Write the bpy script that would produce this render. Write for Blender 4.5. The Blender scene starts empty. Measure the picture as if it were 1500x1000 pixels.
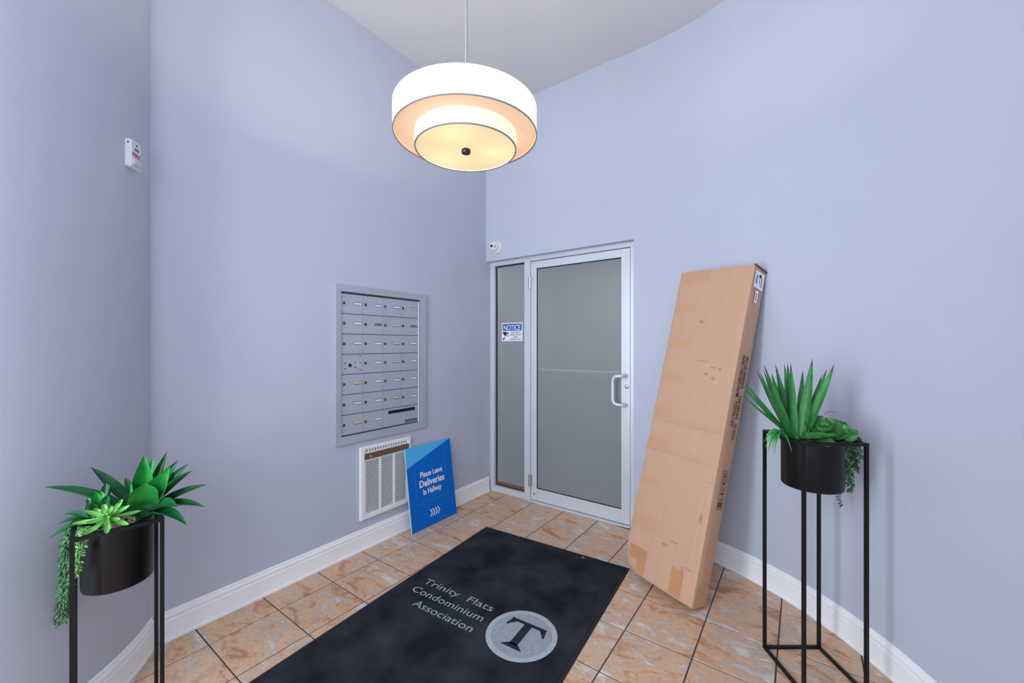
import bpy, bmesh, math, random
from mathutils import Vector, Matrix, Euler
PI = math.pi
rnd = random.Random(7)
sc = bpy.context.scene
COL = sc.collection

# ------------------------------------------------------------------ camera, world, light, exposure
F, HOR, YAW, CH = 590.82, 504.75, 0.6249, 1.40          # focal length in px, horizon row, yaw, eye height
CC, SS = math.cos(YAW), math.sin(YAW)
cd = bpy.data.cameras.new('camera'); cam = bpy.data.objects.new('camera', cd); COL.objects.link(cam)
cd.sensor_width = 36.0; cd.lens = F * 36.0 / 1500.0; cd.shift_y = (HOR - 500.0) / 1500.0; cd.clip_start = 0.02
cam.location = (0, 0, CH); cam.rotation_euler = (PI / 2, 0, YAW)
sc.camera = cam

w = bpy.data.worlds.new('world'); sc.world = w; w.use_nodes = True
bg = w.node_tree.nodes['Background']; bg.inputs[0].default_value = (0.70, 0.82, 1.0, 1); bg.inputs[1].default_value = 1.7

def area(name, loc, direction, sx, sy, power, col):
    l = bpy.data.lights.new(name, 'AREA'); l.shape = 'RECTANGLE'; l.size = sx; l.size_y = sy; l.energy = power; l.color = col
    o = bpy.data.objects.new(name, l); COL.objects.link(o); o.location = loc
    o.rotation_euler = Vector(direction).to_track_quat('-Z', 'Y').to_euler(); return o
area('daylight_entrance', (-1.45, -1.22, 1.75), (0.25, 1, 0.12), 0.6, 2.6, 72, (0.83, 0.915, 1.0))
area('daylight_fill', (-0.2, -1.22, 2.0), (-0.05, 1, 0.14), 0.9, 2.4, 28, (0.80, 0.90, 1.0))  # added fill at the unseen rear opening, lifts the ambient light
area('hallway_fill', (-1.5, 4.1, 2.55), (0, 0, -1), 1.6, 0.6, 46, (1.0, 0.97, 0.93))  # unseen lamp added to brighten the frosted glass from behind

vs = sc.view_settings
vs.view_transform = 'Standard'; vs.look = 'None'; vs.gamma = 1.0; vs.exposure = 0.0; vs.use_curve_mapping = False

# ------------------------------------------------------------------ helpers
def S(r, g, b):
    f = lambda v: (v / 255) / 12.92 if v / 255 <= 0.04045 else ((v / 255 + 0.055) / 1.055) ** 2.4
    return (f(r), f(g), f(b), 1.0)
def cam_xy(X, Z): return (X * CC - Z * SS, X * SS + Z * CC)       # metres right of / in front of the viewer -> room
def at(px, py, Z):
    x, y = cam_xy((px - 750) * Z / F, Z); return Vector((x, y, CH - (py - HOR) * Z / F))

def mat(name, col, rough=0.6, metal=0.0, var=0.0, vscale=8.0, bump=0.0, bscale=60.0, spec=0.5, trans=0.0, emit=None, estr=0.0, stretch=None, col2=None):
    m = bpy.data.materials.new(name); m.use_nodes = True
    nt = m.node_tree; b = nt.nodes['Principled BSDF']
    b.inputs['Base Color'].default_value = col; b.inputs['Roughness'].default_value = rough; b.inputs['Metallic'].default_value = metal
    b.inputs['Specular IOR Level'].default_value = spec; b.inputs['Transmission Weight'].default_value = trans
    tc = nt.nodes.new('ShaderNodeTexCoord'); mp = nt.nodes.new('ShaderNodeMapping'); nt.links.new(tc.outputs['Object'], mp.inputs[0])
    if stretch: mp.inputs['Scale'].default_value = stretch
    if var > 0:
        n = nt.nodes.new('ShaderNodeTexNoise'); n.inputs['Scale'].default_value = vscale; n.inputs['Detail'].default_value = 4
        nt.links.new(mp.outputs[0], n.inputs['Vector'])
        r = nt.nodes.new('ShaderNodeValToRGB'); r.color_ramp.elements[0].position = 0.3; r.color_ramp.elements[1].position = 0.7
        c2 = col2 if col2 else tuple(min(1, c * (1 + var)) for c in col[:3]) + (1,)
        r.color_ramp.elements[0].color = tuple(c * (1 - var) for c in col[:3]) + (1,) if not col2 else col
        r.color_ramp.elements[1].color = c2
        nt.links.new(n.outputs['Fac'], r.inputs[0]); nt.links.new(r.outputs[0], b.inputs['Base Color'])
    if bump > 0:
        n2 = nt.nodes.new('ShaderNodeTexNoise'); n2.inputs['Scale'].default_value = bscale; n2.inputs['Detail'].default_value = 3
        nt.links.new(mp.outputs[0], n2.inputs['Vector'])
        bp = nt.nodes.new('ShaderNodeBump'); bp.inputs['Strength'].default_value = bump; bp.inputs['Distance'].default_value = 0.01
        nt.links.new(n2.outputs['Fac'], bp.inputs['Height']); nt.links.new(bp.outputs[0], b.inputs['Normal'])
    if emit:
        b.inputs['Emission Color'].default_value = emit; b.inputs['Emission Strength'].default_value = estr
    return m

def link(name, me, parent=None, **props):
    o = bpy.data.objects.new(name, me); COL.objects.link(o)
    if parent is not None: o.parent = parent
    for k, v in props.items(): o[k] = v
    return o
def new_mesh(name, verts, faces, m, smooth=None):
    me = bpy.data.meshes.new(name); me.from_pydata([tuple(v) for v in verts], [], faces); me.materials.append(m)
    bm = bmesh.new(); bm.from_mesh(me); bmesh.ops.recalc_face_normals(bm, faces=bm.faces); bm.to_mesh(me); bm.free()
    if smooth is not None:
        for p in me.polygons: p.use_smooth = True
        me.set_sharp_from_angle(angle=math.radians(smooth))
    me.update(); return me
def mesh(name, verts, faces, m, parent=None, smooth=None, **props):
    return link(name, new_mesh(name, verts, faces, m, smooth), parent, **props)
def empty(name, loc, label=None, cat=None, group=None, kind=None, rot=None):
    o = bpy.data.objects.new(name, None); COL.objects.link(o); o.location = loc; o.empty_display_size = 0.05
    if rot: o.rotation_euler = rot
    tag(o, label, cat, group, kind); return o
def tag(o, label=None, cat=None, group=None, kind=None):
    if label: o['label'] = label
    if cat: o['category'] = cat
    if group: o['group'] = group
    if kind: o['kind'] = kind
    return o

def box_vf(x0, x1, y0, y1, z0, z1):
    v = [(x0,y0,z0),(x1,y0,z0),(x1,y1,z0),(x0,y1,z0),(x0,y0,z1),(x1,y0,z1),(x1,y1,z1),(x0,y1,z1)]
    f = [(0,3,2,1),(4,5,6,7),(0,1,5,4),(1,2,6,5),(2,3,7,6),(3,0,4,7)]
    return v, f
def boxes_mesh(name, bxs, m, bevel=0.0):
    bm = bmesh.new()
    for b in bxs:
        v, f = box_vf(*b); vv = [bm.verts.new(p) for p in v]
        for q in f: bm.faces.new([vv[i] for i in q])
    if bevel > 0:
        bmesh.ops.bevel(bm, geom=list(bm.edges), offset=bevel, segments=2, affect='EDGES', profile=0.5)
    bmesh.ops.recalc_face_normals(bm, faces=bm.faces)
    me = bpy.data.meshes.new(name); bm.to_mesh(me); bm.free(); me.materials.append(m)
    return me
def box(name, b, m, parent=None, bevel=0.0, **props):
    return link(name, boxes_mesh(name, [b], m, bevel), parent, **props)
def prism_vf(poly, z0, z1):
    n = len(poly); v = [(x, y, z0) for x, y in poly] + [(x, y, z1) for x, y in poly]
    f = [tuple(range(n))[::-1], tuple(range(n, 2 * n))] + [(i, (i + 1) % n, n + (i + 1) % n, n + i) for i in range(n)]
    return v, f
def merge(parts):
    V, Fc = [], []
    for v, f in parts:
        k = len(V); V += list(v); Fc += [tuple(i + k for i in q) for q in f]
    return V, Fc
def lathe_vf(prof, seg=32, c=(0, 0, 0), closed=False):
    V, Fc = [], []; n = len(prof)
    for i in range(seg):
        a = 2 * PI * i / seg
        for r, z in prof: V.append((c[0] + r * math.cos(a), c[1] + r * math.sin(a), c[2] + z))
    for i in range(seg):
        j = (i + 1) % seg
        for k in range(n if closed else n - 1):
            l = (k + 1) % n
            Fc.append((i * n + k, j * n + k, j * n + l, i * n + l))
    return V, Fc
def tube_vf(path, r, seg=10, cap=True):
    V, Fc = [], []; P = [Vector(p) for p in path]; up = Vector((0, 0, 1)); prev = None
    for i, p in enumerate(P):
        t = (P[min(i + 1, len(P) - 1)] - P[max(i - 1, 0)]).normalized()
        if prev is None: n = t.cross(up) if abs(t.dot(up)) < 0.95 else t.cross(Vector((1, 0, 0)))
        else: n = prev - t * prev.dot(t)
        n.normalize(); prev = n; b = t.cross(n)
        rr = r[i] if isinstance(r, (list, tuple)) else r
        for k in range(seg):
            a = 2 * PI * k / seg; V.append(p + n * (rr * math.cos(a)) + b * (rr * math.sin(a)))
    for i in range(len(P) - 1):
        for k in range(seg):
            l = (k + 1) % seg; Fc.append((i * seg + k, i * seg + l, (i + 1) * seg + l, (i + 1) * seg + k))
    if cap: Fc.append(tuple(range(seg))[::-1]); Fc.append(tuple(range((len(P) - 1) * seg, len(P) * seg)))
    return V, Fc
def bar_vf(a, b, w, ax=(1, 0, 0)):
    a, b = Vector(a), Vector(b); t = (b - a).normalized(); n = Vector(ax); n = (n - t * n.dot(t)).normalized(); s = t.cross(n); h = w / 2
    V = [p + n * (h * i) + s * (h * j) for p in (a, b) for i, j in ((-1, -1), (1, -1), (1, 1), (-1, 1))]
    return V, [(0,3,2,1),(4,5,6,7),(0,1,5,4),(1,2,6,5),(2,3,7,6),(3,0,4,7)]
def off(vf, o):
    o = Vector(o); return [Vector(v) - o for v in vf[0]], vf[1]

def frame_matrix(origin, xdir, up):
    x = Vector(xdir).normalized(); u = Vector(up); u = (u - x * u.dot(x)).normalized(); n = x.cross(u)
    return Matrix(((x.x, u.x, n.x, origin[0]), (x.y, u.y, n.y, origin[1]), (x.z, u.z, n.z, origin[2]), (0, 0, 0, 1)))
def text(name, s, width, height, m, parent, M, align='CENTER', bold=0.0, depth=0.0004, shear=0.0):
    """flat print: text scaled so that its caps are `height` tall and the line `width` wide"""
    cu = bpy.data.curves.new(name, 'FONT'); cu.body = s; cu.size = 1.0; cu.offset = bold; cu.resolution_u = 3; cu.shear = shear
    t = bpy.data.objects.new(name, cu); COL.objects.link(t)
    dg = bpy.context.evaluated_depsgraph_get(); dg.update()
    me = bpy.data.meshes.new_from_object(t.evaluated_get(dg)); bpy.data.objects.remove(t); bpy.data.curves.remove(cu)
    xs = [v.co.x for v in me.vertices]; x0, x1 = min(xs), max(xs)
    sy = height / 0.72
    sx = width / (x1 - x0) if width else sy
    k = {'CENTER': 0.5, 'LEFT': 0.0, 'RIGHT': 1.0}[align]
    for v in me.vertices:
        v.co = M @ Vector(((v.co.x - x0 - (x1 - x0) * k) * sx, v.co.y * sy, depth))
    me.materials.clear(); me.materials.append(m); me.update()
    return link(name, me, parent)
def flat(name, polys, m, parent, M, depth=0.0004):
    V, Fc = [], []
    for p in polys:
        k = len(V); V += [M @ Vector((x, y, depth)) for x, y in p]; Fc.append(tuple(range(k, k + len(p))))
    return mesh(name, V, Fc, m, parent)
def rect(x0, x1, y0, y1): return [(x0, y0), (x1, y0), (x1, y1), (x0, y1)]

# ------------------------------------------------------------------ materials
M_wall = mat('wall_paint', S(191, 195, 209), 0.55, var=0.015, vscale=2.5, bump=0.04, bscale=180, spec=0.3)
M_ceil = mat('ceiling_paint', S(212, 210, 212), 0.8, var=0.01, vscale=2)
M_white = mat('white_trim', S(246, 246, 246), 0.4, var=0.02, vscale=6)
M_grout = mat('grout', S(80, 78, 80), 0.9, var=0.1, vscale=30)
M_alu = mat('aluminium', S(216, 219, 224), 0.38, 0.25, var=0.02, vscale=5, stretch=(8, 8, 1))
M_alu2 = mat('mailbox_metal', S(186, 191, 202), 0.42, 0.35, var=0.03, vscale=12)
M_gap_dark = mat('dark_gap', S(60, 64, 70), 0.6)
M_rail = mat('mailbox_rail', S(124, 130, 142), 0.45, 0.35)
M_lock = mat('lock_metal', S(84, 84, 86), 0.35, 0.7)
M_hole = mat('black_slot', S(10, 11, 13), 0.8)
M_card_w = mat('paper_white', S(232, 232, 236), 0.7, var=0.06, vscale=60)
M_card_o = mat('paper_tan', S(226, 196, 160), 0.7, var=0.12, vscale=60)
M_plast = mat('white_plastic', S(226, 228, 228), 0.35)
M_black = mat('black_metal', S(13, 13, 15), 0.5, 0.0, spec=0.3)
M_pot = mat('black_pot', S(10, 10, 12), 0.36, 0.0, spec=0.3, bump=0.03, bscale=300)
M_blue = mat('sign_blue', S(0, 106, 200), 0.6, spec=0.15)
M_lblue = mat('sign_light_blue', S(84, 186, 240), 0.6, spec=0.15)
M_line = mat('sign_line_blue', S(56, 136, 220), 0.6)
M_print = mat('white_print', S(236, 240, 246), 0.5)
M_edge = mat('foam_board_edge', S(190, 214, 224), 0.6)
M_navy = mat('notice_blue', S(22, 72, 160), 0.5)
M_ink = mat('black_ink', S(28, 26, 28), 0.7)
M_red = mat('red_ink', S(196, 52, 52), 0.6)
M_brown = mat('brown_strip', S(112, 84, 66), 0.55, var=0.2, vscale=25, stretch=(1, 0.3, 4))
M_brass = mat('brass_knob', S(186, 166, 120), 0.3, 0.7)
M_cardb = mat('cardboard', S(200, 158, 130), 0.75, var=0.022, vscale=5, bump=0.10, bscale=90, spec=0.2, stretch=(9, 9, 0.6))
M_cardd = mat('cardboard_torn', S(98, 78, 66), 0.9, var=0.25, vscale=60)
M_tape = mat('packing_tape', S(199, 152, 117), 0.40, var=0.04, vscale=20)
M_tape2 = mat('packing_tape_dark', S(192, 138, 96), 0.40, var=0.06, vscale=14)
M_smudge = mat('smudge', S(174, 136, 112), 0.9, var=0.15, vscale=60)
M_rubber = mat('rubber_border', S(26, 28, 33), 0.7, var=0.15, vscale=30)
M_matgrey = mat('mat_grey', S(150, 156, 164), 0.95, var=0.12, vscale=55, bump=0.3, bscale=600)
M_matlite = mat('mat_light', S(172, 176, 180), 0.95, var=0.1, vscale=80, bump=0.3, bscale=600)
M_mattext = mat('mat_letter', S(158, 164, 172), 0.95, var=0.14, vscale=120)
M_matblk = mat('mat_black', S(24, 26, 32), 0.95, var=0.2, vscale=120)
M_pebble = mat('pebbles', S(150, 132, 112), 0.8, var=0.35, vscale=60)
M_clear = mat('clear_lens', S(196, 204, 214), 0.12, spec=0.8)
M_steel = mat('brushed_steel', S(205, 206, 208), 0.25, 0.9)
M_bronze = mat('finial_bronze', S(70, 62, 56), 0.3, 0.8)
M_shade = mat('shade_fabric', S(206, 204, 198), 0.9, emit=(1.0, 0.955, 0.86, 1), estr=0.66)
def glow(name, emit, estr, trans):
    m = bpy.data.materials.new(name); m.use_nodes = True; nt = m.node_tree; out = nt.nodes['Material Output']; nt.nodes.remove(nt.nodes['Principled BSDF'])
    e = nt.nodes.new('ShaderNodeEmission'); e.inputs[0].default_value = emit; e.inputs[1].default_value = estr
    t = nt.nodes.new('ShaderNodeBsdfTranslucent'); t.inputs[0].default_value = trans
    d = nt.nodes.new('ShaderNodeBsdfDiffuse'); d.inputs[0].default_value = (0.28, 0.22, 0.17, 1)
    a = nt.nodes.new('ShaderNodeAddShader'); b = nt.nodes.new('ShaderNodeAddShader'); L = nt.links.new
    L(e.outputs[0], a.inputs[0]); L(t.outputs[0], a.inputs[1]); L(a.outputs[0], b.inputs[0]); L(d.outputs[0], b.inputs[1]); L(b.outputs[0], out.inputs['Surface']); return m
M_shade_in = glow('shade_lining', (1.0, 0.64, 0.42, 1), 0.60, (0.060, 0.046, 0.030, 1))
M_shade_mid = mat('inner_drum_fabric', S(180, 176, 160), 0.9, emit=(1.0, 0.93, 0.72, 1), estr=0.76)
M_diff = glow('diffuser', (1.0, 0.80, 0.46, 1), 0.62, (0.030, 0.027, 0.016, 1))
M_rim = mat('shade_rim', S(150, 148, 156), 0.6)

def m_leaf(name, base, tip, rough=0.32):
    m = bpy.data.materials.new(name); m.use_nodes = True; nt = m.node_tree; b = nt.nodes['Principled BSDF']
    b.inputs['Roughness'].default_value = rough; b.inputs['Specular IOR Level'].default_value = 0.45
    n = nt.nodes.new('ShaderNodeTexNoise'); n.inputs['Scale'].default_value = 28; n.inputs['Detail'].default_value = 3
    tc = nt.nodes.new('ShaderNodeTexCoord'); nt.links.new(tc.outputs['Object'], n.inputs['Vector'])
    oi = nt.nodes.new('ShaderNodeObjectInfo')
    ad = nt.nodes.new('ShaderNodeMath'); ad.operation = 'ADD'
    ml = nt.nodes.new('ShaderNodeMath'); ml.operation = 'MULTIPLY'; ml.inputs[1].default_value = 0.35
    nt.links.new(oi.outputs['Random'], ml.inputs[0]); nt.links.new(ml.outputs[0], ad.inputs[0]); nt.links.new(n.outputs['Fac'], ad.inputs[1])
    r = nt.nodes.new('ShaderNodeValToRGB'); r.color_ramp.elements[0].position = 0.35; r.color_ramp.elements[1].position = 1.0
    r.color_ramp.elements[0].color = base; r.color_ramp.elements[1].color = tip
    nt.links.new(ad.outputs[0], r.inputs[0]); nt.links.new(r.outputs[0], b.inputs['Base Color'])
    return m
M_agave = m_leaf('agave_leaf', S(34, 98, 52), S(62, 142, 66), 0.5)
M_agave_tip = m_leaf('agave_tip', S(50, 56, 44), S(66, 66, 52))
M_aloe = m_leaf('broad_leaf', S(20, 72, 44), S(36, 108, 58))
M_aloe_hi = m_leaf('broad_leaf_bright', S(30, 128, 52), S(60, 168, 74))
M_ros = m_leaf('rosette_leaf', S(30, 88, 44), S(84, 152, 76), 0.4)
M_lime = m_leaf('lime_leaf', S(70, 156, 70), S(136, 206, 96))
M_dark = m_leaf('dark_leaf', S(18, 76, 44), S(34, 108, 60))
M_bead = m_leaf('bead_leaf', S(38, 80, 48), S(88, 140, 86), 0.6)
M_bead2 = m_leaf('bead_leaf_pale', S(96, 160, 96), S(140, 196, 120), 0.5)

def tile_material():
    m = bpy.data.materials.new('ceramic_tile'); m.use_nodes = True; nt = m.node_tree; b = nt.nodes['Principled BSDF']; L = nt.links.new
    tc = nt.nodes.new('ShaderNodeTexCoord'); oi = nt.nodes.new('ShaderNodeObjectInfo')
    mu = nt.nodes.new('ShaderNodeMath'); mu.operation = 'MULTIPLY'; mu.inputs[1].default_value = 37.0; L(oi.outputs['Random'], mu.inputs[0])
    cb = nt.nodes.new('ShaderNodeCombineXYZ'); L(mu.outputs[0], cb.inputs[0]); L(mu.outputs[0], cb.inputs[2])
    va = nt.nodes.new('ShaderNodeVectorMath'); va.operation = 'ADD'; L(tc.outputs['Object'], va.inputs[0]); L(cb.outputs[0], va.inputs[1])
    mp = nt.nodes.new('ShaderNodeMapping'); mp.inputs['Rotation'].default_value = (0, 0, 0.6); mp.inputs['Scale'].default_value = (1.0, 1.9, 1.0); L(va.outputs[0], mp.inputs[0])
    def noise(scale, det, dist):
        n = nt.nodes.new('ShaderNodeTexNoise'); n.inputs['Scale'].default_value = scale; n.inputs['Detail'].default_value = det; n.inputs['Distortion'].default_value = dist
        n.inputs['Roughness'].default_value = 0.7; L(mp.outputs[0], n.inputs['Vector']); return n
    n1 = noise(4.6, 10, 0.5); n2 = noise(6, 9, 0.6); n3 = noise(40, 5, 0.2)
    r1 = nt.nodes.new('ShaderNodeValToRGB'); e = r1.color_ramp.elements
    e[0].position = 0.36; e[0].color = S(184, 128, 94); e[1].position = 0.63; e[1].color = S(228, 214, 202)
    x = e.new(0.46); x.color = S(224, 182, 146); x = e.new(0.54); x.color = S(202, 174, 152)
    L(n1.outputs['Fac'], r1.inputs[0])
    r2 = nt.nodes.new('ShaderNodeValToRGB'); e = r2.color_ramp.elements; e[0].position = 0.54; e[0].color = (0, 0, 0, 1); e[1].position = 0.64; e[1].color = (0.75, 0.75, 0.75, 1)
    L(n2.outputs['Fac'], r2.inputs[0])
    mx = nt.nodes.new('ShaderNodeMix'); mx.data_type = 'RGBA'; L(r2.outputs[0], mx.inputs[0]); L(r1.outputs[0], mx.inputs[6]); mx.inputs[7].default_value = S(204, 150, 112)
    m2 = nt.nodes.new('ShaderNodeMix'); m2.data_type = 'RGBA'; m2.blend_type = 'MULTIPLY'; m2.inputs[0].default_value = 0.4
    r3 = nt.nodes.new('ShaderNodeValToRGB'); e = r3.color_ramp.elements; e[0].position = 0.3; e[0].color = (0.55, 0.52, 0.5, 1); e[1].position = 0.6; e[1].color = (1, 1, 1, 1)
    L(n3.outputs['Fac'], r3.inputs[0]); L(mx.outputs[2], m2.inputs[6]); L(r3.outputs[0], m2.inputs[7]); L(m2.outputs[2], b.inputs['Base Color'])
    b.inputs['Roughness'].default_value = 0.36; b.inputs['Specular IOR Level'].default_value = 0.4
    bp = nt.nodes.new('ShaderNodeBump'); bp.inputs['Strength'].default_value = 0.12; bp.inputs['Distance'].default_value = 0.004; L(n2.outputs['Fac'], bp.inputs['Height']); L(bp.outputs[0], b.inputs['Normal'])
    return m
M_tile = tile_material()

def carpet_material():
    m = bpy.data.materials.new('mat_pile'); m.use_nodes = True; nt = m.node_tree; b = nt.nodes['Principled BSDF']; L = nt.links.new
    tc = nt.nodes.new('ShaderNodeTexCoord')
    n1 = nt.nodes.new('ShaderNodeTexNoise'); n1.inputs['Scale'].default_value = 5; n1.inputs['Detail'].default_value = 5; L(tc.outputs['Object'], n1.inputs['Vector'])
    n2 = nt.nodes.new('ShaderNodeTexNoise'); n2.inputs['Scale'].default_value = 260; n2.inputs['Detail'].default_value = 2; L(tc.outputs['Object'], n2.inputs['Vector'])
    r = nt.nodes.new('ShaderNodeValToRGB'); e = r.color_ramp.elements; e[0].position = 0.35; e[0].color = S(24, 26, 31); e[1].position = 0.75; e[1].color = S(54, 57, 65)
    L(n1.outputs['Fac'], r.inputs[0])
    r2 = nt.nodes.new('ShaderNodeValToRGB'); e = r2.color_ramp.elements; e[0].position = 0.72; e[0].color = (0, 0, 0, 1); e[1].position = 0.80; e[1].color = (0.6, 0.6, 0.6, 1)
    L(n2.outputs['Fac'], r2.inputs[0])
    mx = nt.nodes.new('ShaderNodeMix'); mx.data_type = 'RGBA'; L(r2.outputs[0], mx.inputs[0]); L(r.outputs[0], mx.inputs[6]); mx.inputs[7].default_value = S(96, 100, 106)
    L(mx.outputs[2], b.inputs['Base Color']); b.inputs['Roughness'].default_value = 0.97; b.inputs['Specular IOR Level'].default_value = 0.15
    bp = nt.nodes.new('ShaderNodeBump'); bp.inputs['Strength'].default_value = 0.5; bp.inputs['Distance'].default_value = 0.004; L(n2.outputs['Fac'], bp.inputs['Height']); L(bp.outputs[0], b.inputs['Normal'])
    return m
M_pile = carpet_material()

def frosted():
    m = bpy.data.materials.new('frosted_glass'); m.use_nodes = True; b = m.node_tree.nodes['Principled BSDF']
    b.inputs['Base Color'].default_value = S(186, 190, 192); b.inputs['Roughness'].default_value = 0.17; b.inputs['IOR'].default_value = 1.3
    b.inputs['Transmission Weight'].default_value = 0.60; b.inputs['Specular IOR Level'].default_value = 0.4
    return m
M_frost = frosted()
M_hall = mat('hallway_paint', S(150, 152, 156), 0.8)

# ------------------------------------------------------------------ the setting
XW, YW, YF, ZC = -2.445, 2.96, 3.03, 3.585     # left wall, wall above the door, door frame face, ceiling
RC, RR = (-0.95, 1.43), 1.535                   # centre and radius of the rounded right wall
KC, KR = (-2.889, -0.262), 0.912                # centre and radius of the rounded entry wall
XR = RC[0] + RR; XL = KC[0] + KR; YE = -1.25
DX = -1.022                                     # right edge of the door opening
arcR = [(RC[0] + RR * math.sin(t * PI / 2 / 40), RC[1] + RR * math.cos(t * PI / 2 / 40)) for t in range(41)]
a0 = math.acos((XW - KC[0]) / KR)
arcL = [(KC[0] + KR * math.cos(a0 * (1 - t / 28)), KC[1] + KR * math.sin(a0 * (1 - t / 28))) for t in range(29)]

def ribbon_wall(path, outer, z0, z1):
    return prism_strip(path, outer, z0, z1)
def prism_strip(a, b, z0, z1):
    """wall between an inner path a and an outer path b"""
    n = len(a); V = [(x, y, z) for z in (z0, z1) for x, y in a] + [(x, y, z) for z in (z0, z1) for x, y in b]; Fc = []
    for i in range(n - 1):
        Fc += [(i, i + 1, n + i + 1, n + i), (2*n + i, 3*n + i, 3*n + i + 1, 2*n + i + 1), (n + i, n + i + 1, 3*n + i + 1, 3*n + i), (i, 2*n + i, 2*n + i + 1, i + 1)]
    Fc += [(0, n, 3*n, 2*n), (n - 1, 3*n - 1, 4*n - 1, 2*n - 1)]
    return V, Fc
WT = 0.14
inner = [(DX, RC[1] + RR)] + arcR + [(XR, YE)]
outer = [(DX, RC[1] + RR + WT)] + [(RC[0] + (RR + WT) * math.sin(t * PI / 2 / 40), RC[1] + (RR + WT) * math.cos(t * PI / 2 / 40)) for t in range(41)] + [(XR + WT, YE)]
YH = RC[1] + RR                                 # 2.965: face of the wall above the door
mesh('wall_right', *prism_strip(inner, outer, 0, ZC), M_wall, None, 35, kind='structure')
mesh('wall_back', *box_vf(XW, DX, YH, YH + WT, 2.186, ZC), M_wall, None, None, kind='structure')
mesh('wall_left', *box_vf(XW - WT, XW, 0.40, 3.25, 0, ZC), M_wall, None, None, kind='structure')
innerL = arcL + [(XL, YE)]
outerL = [(KC[0] + (KR - WT) * math.cos(a0 * (1 - t / 28)), KC[1] + (KR - WT) * math.sin(a0 * (1 - t / 28))) for t in range(29)] + [(XL - WT, YE)]
mesh('wall_entry', *prism_strip(innerL, outerL, 0, ZC), M_wall, None, 35, kind='structure')
mesh('ceiling', *box_vf(-2.6, 0.75, -1.4, 3.25, ZC, ZC + 0.1), M_ceil, None, None, kind='structure')
# street side behind the viewer: piers and an opening enlarged for more daylight
mesh('wall_rear', *merge([box_vf(0.28, XR + WT, YE - 0.14, YE, 0, ZC), box_vf(XL - WT, 0.28, YE - 0.14, YE, 3.25, ZC)]), M_wall, None, None, kind='structure')
wf = empty('window_1', (XL, YE - 0.07, 0), 'aluminium storefront frame of the street entrance', kind='structure')
for xx in (0.03, 0.80, 1.50, 2.22): box('mullion', (xx - 0.025, xx + 0.025, -0.05, 0.05, 0, 3.25), M_alu, wf)
for zz in (0.04, 2.35, 3.21): box('transom', (0.03, 2.25, -0.04, 0.04, zz - 0.04, zz + 0.04), M_alu, wf)
# hallway behind the frosted door
mesh('wall_hallway', *merge([box_vf(-2.9, -0.6, 5.0, 5.1, 0, 2.7), box_vf(-2.95, -2.85, 3.25, 5.1, 0, 2.7), box_vf(-0.65, -0.55, 3.12, 5.1, 0, 2.7), box_vf(-2.95, -0.55, 3.12, 5.1, 2.7, 2.75),
     box_vf(-2.95, -2.45, 3.2, 3.25, 0, 2.7)]), M_hall, None, None, kind='structure')

# floor: grout bed with every tile in the room laid on it
floor = mesh('floor', *box_vf(-2.95, 0.75, -1.4, 5.1, -0.05, -0.004), M_grout, None, None, kind='structure')
TS, G0, GR = 0.30776, (-2.5562, 0.6994), 0.0068
def clip(poly, p, n):
    out = []
    for i in range(len(poly)):
        a, b = poly[i], poly[(i + 1) % len(poly)]
        da = (a[0] - p[0]) * n[0] + (a[1] - p[1]) * n[1]; db = (b[0] - p[0]) * n[0] + (b[1] - p[1]) * n[1]
        if da <= 0: out.append(a)
        if da * db < 0: k = da / (da - db); out.append((a[0] + (b[0] - a[0]) * k, a[1] + (b[1] - a[1]) * k))
    return out
def tile_mesh(poly):
    n = len(poly); cx = sum(p[0] for p in poly) / n; cy = sum(p[1] for p in poly) / n; e = 0.0018
    ins = [(x + (cx - x) / max(1e-6, math.hypot(cx - x, cy - y)) * e * 1.4, y + (cy - y) / max(1e-6, math.hypot(cx - x, cy - y)) * e * 1.4) for x, y in poly]
    V = [(x, y, -0.006) for x, y in poly] + [(x, y, -0.0012) for x, y in poly] + [(x, y, 0) for x, y in ins]
    Fc = [(i, (i + 1) % n, n + (i + 1) % n, n + i) for i in range(n)] + [(n + i, n + (i + 1) % n, 2*n + (i + 1) % n, 2*n + i) for i in range(n)] + [tuple(range(2*n, 3*n))]
    return new_mesh('tile', V, Fc, M_tile)
hs = TS / 2 - GR / 2
full = [(-hs, -hs), (hs, -hs), (hs, hs), (-hs, hs)]
full_me = tile_mesh(full)
halfplanes = [((XW, 0), (-1, 0)), ((0, YF + 0.03), (0, 1)), ((XR, 0), (1, 0)), ((0, YE), (0, -1))] + \
    [((RC[0] + (RR + 0.004) * math.sin(t), RC[1] + (RR + 0.004) * math.cos(t)), (math.sin(t), math.cos(t))) for t in [0.12 + 0.12 * k for k in range(12)]]
for i in range(0, 11):
    for j in range(-7, 8):
        cx, cy = G0[0] + (i + 0.5) * TS, G0[1] + (j + 0.5) * TS
        poly = [(cx + x, cy + y) for x, y in full]
        if all(math.hypot(x - KC[0], y - KC[1]) < KR for x, y in poly): continue
        if cx < XL - 0.1 and cy < -0.2: continue
        n0 = poly
        for p, n in halfplanes:
            if len(poly) >= 3: poly = clip(poly, p, n)
        if len(poly) < 3: continue
        area_ = abs(sum(poly[k][0] * poly[(k+1) % len(poly)][1] - poly[(k+1) % len(poly)][0] * poly[k][1] for k in range(len(poly)))) / 2
        if area_ < 0.0006: continue
        whole = abs(area_ - (2 * hs) ** 2) < 1e-6
        me = full_me if whole else tile_mesh([(x - cx, y - cy) for x, y in poly])
        o = link('tile', me, floor); o.location = (cx, cy, 0)

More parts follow.
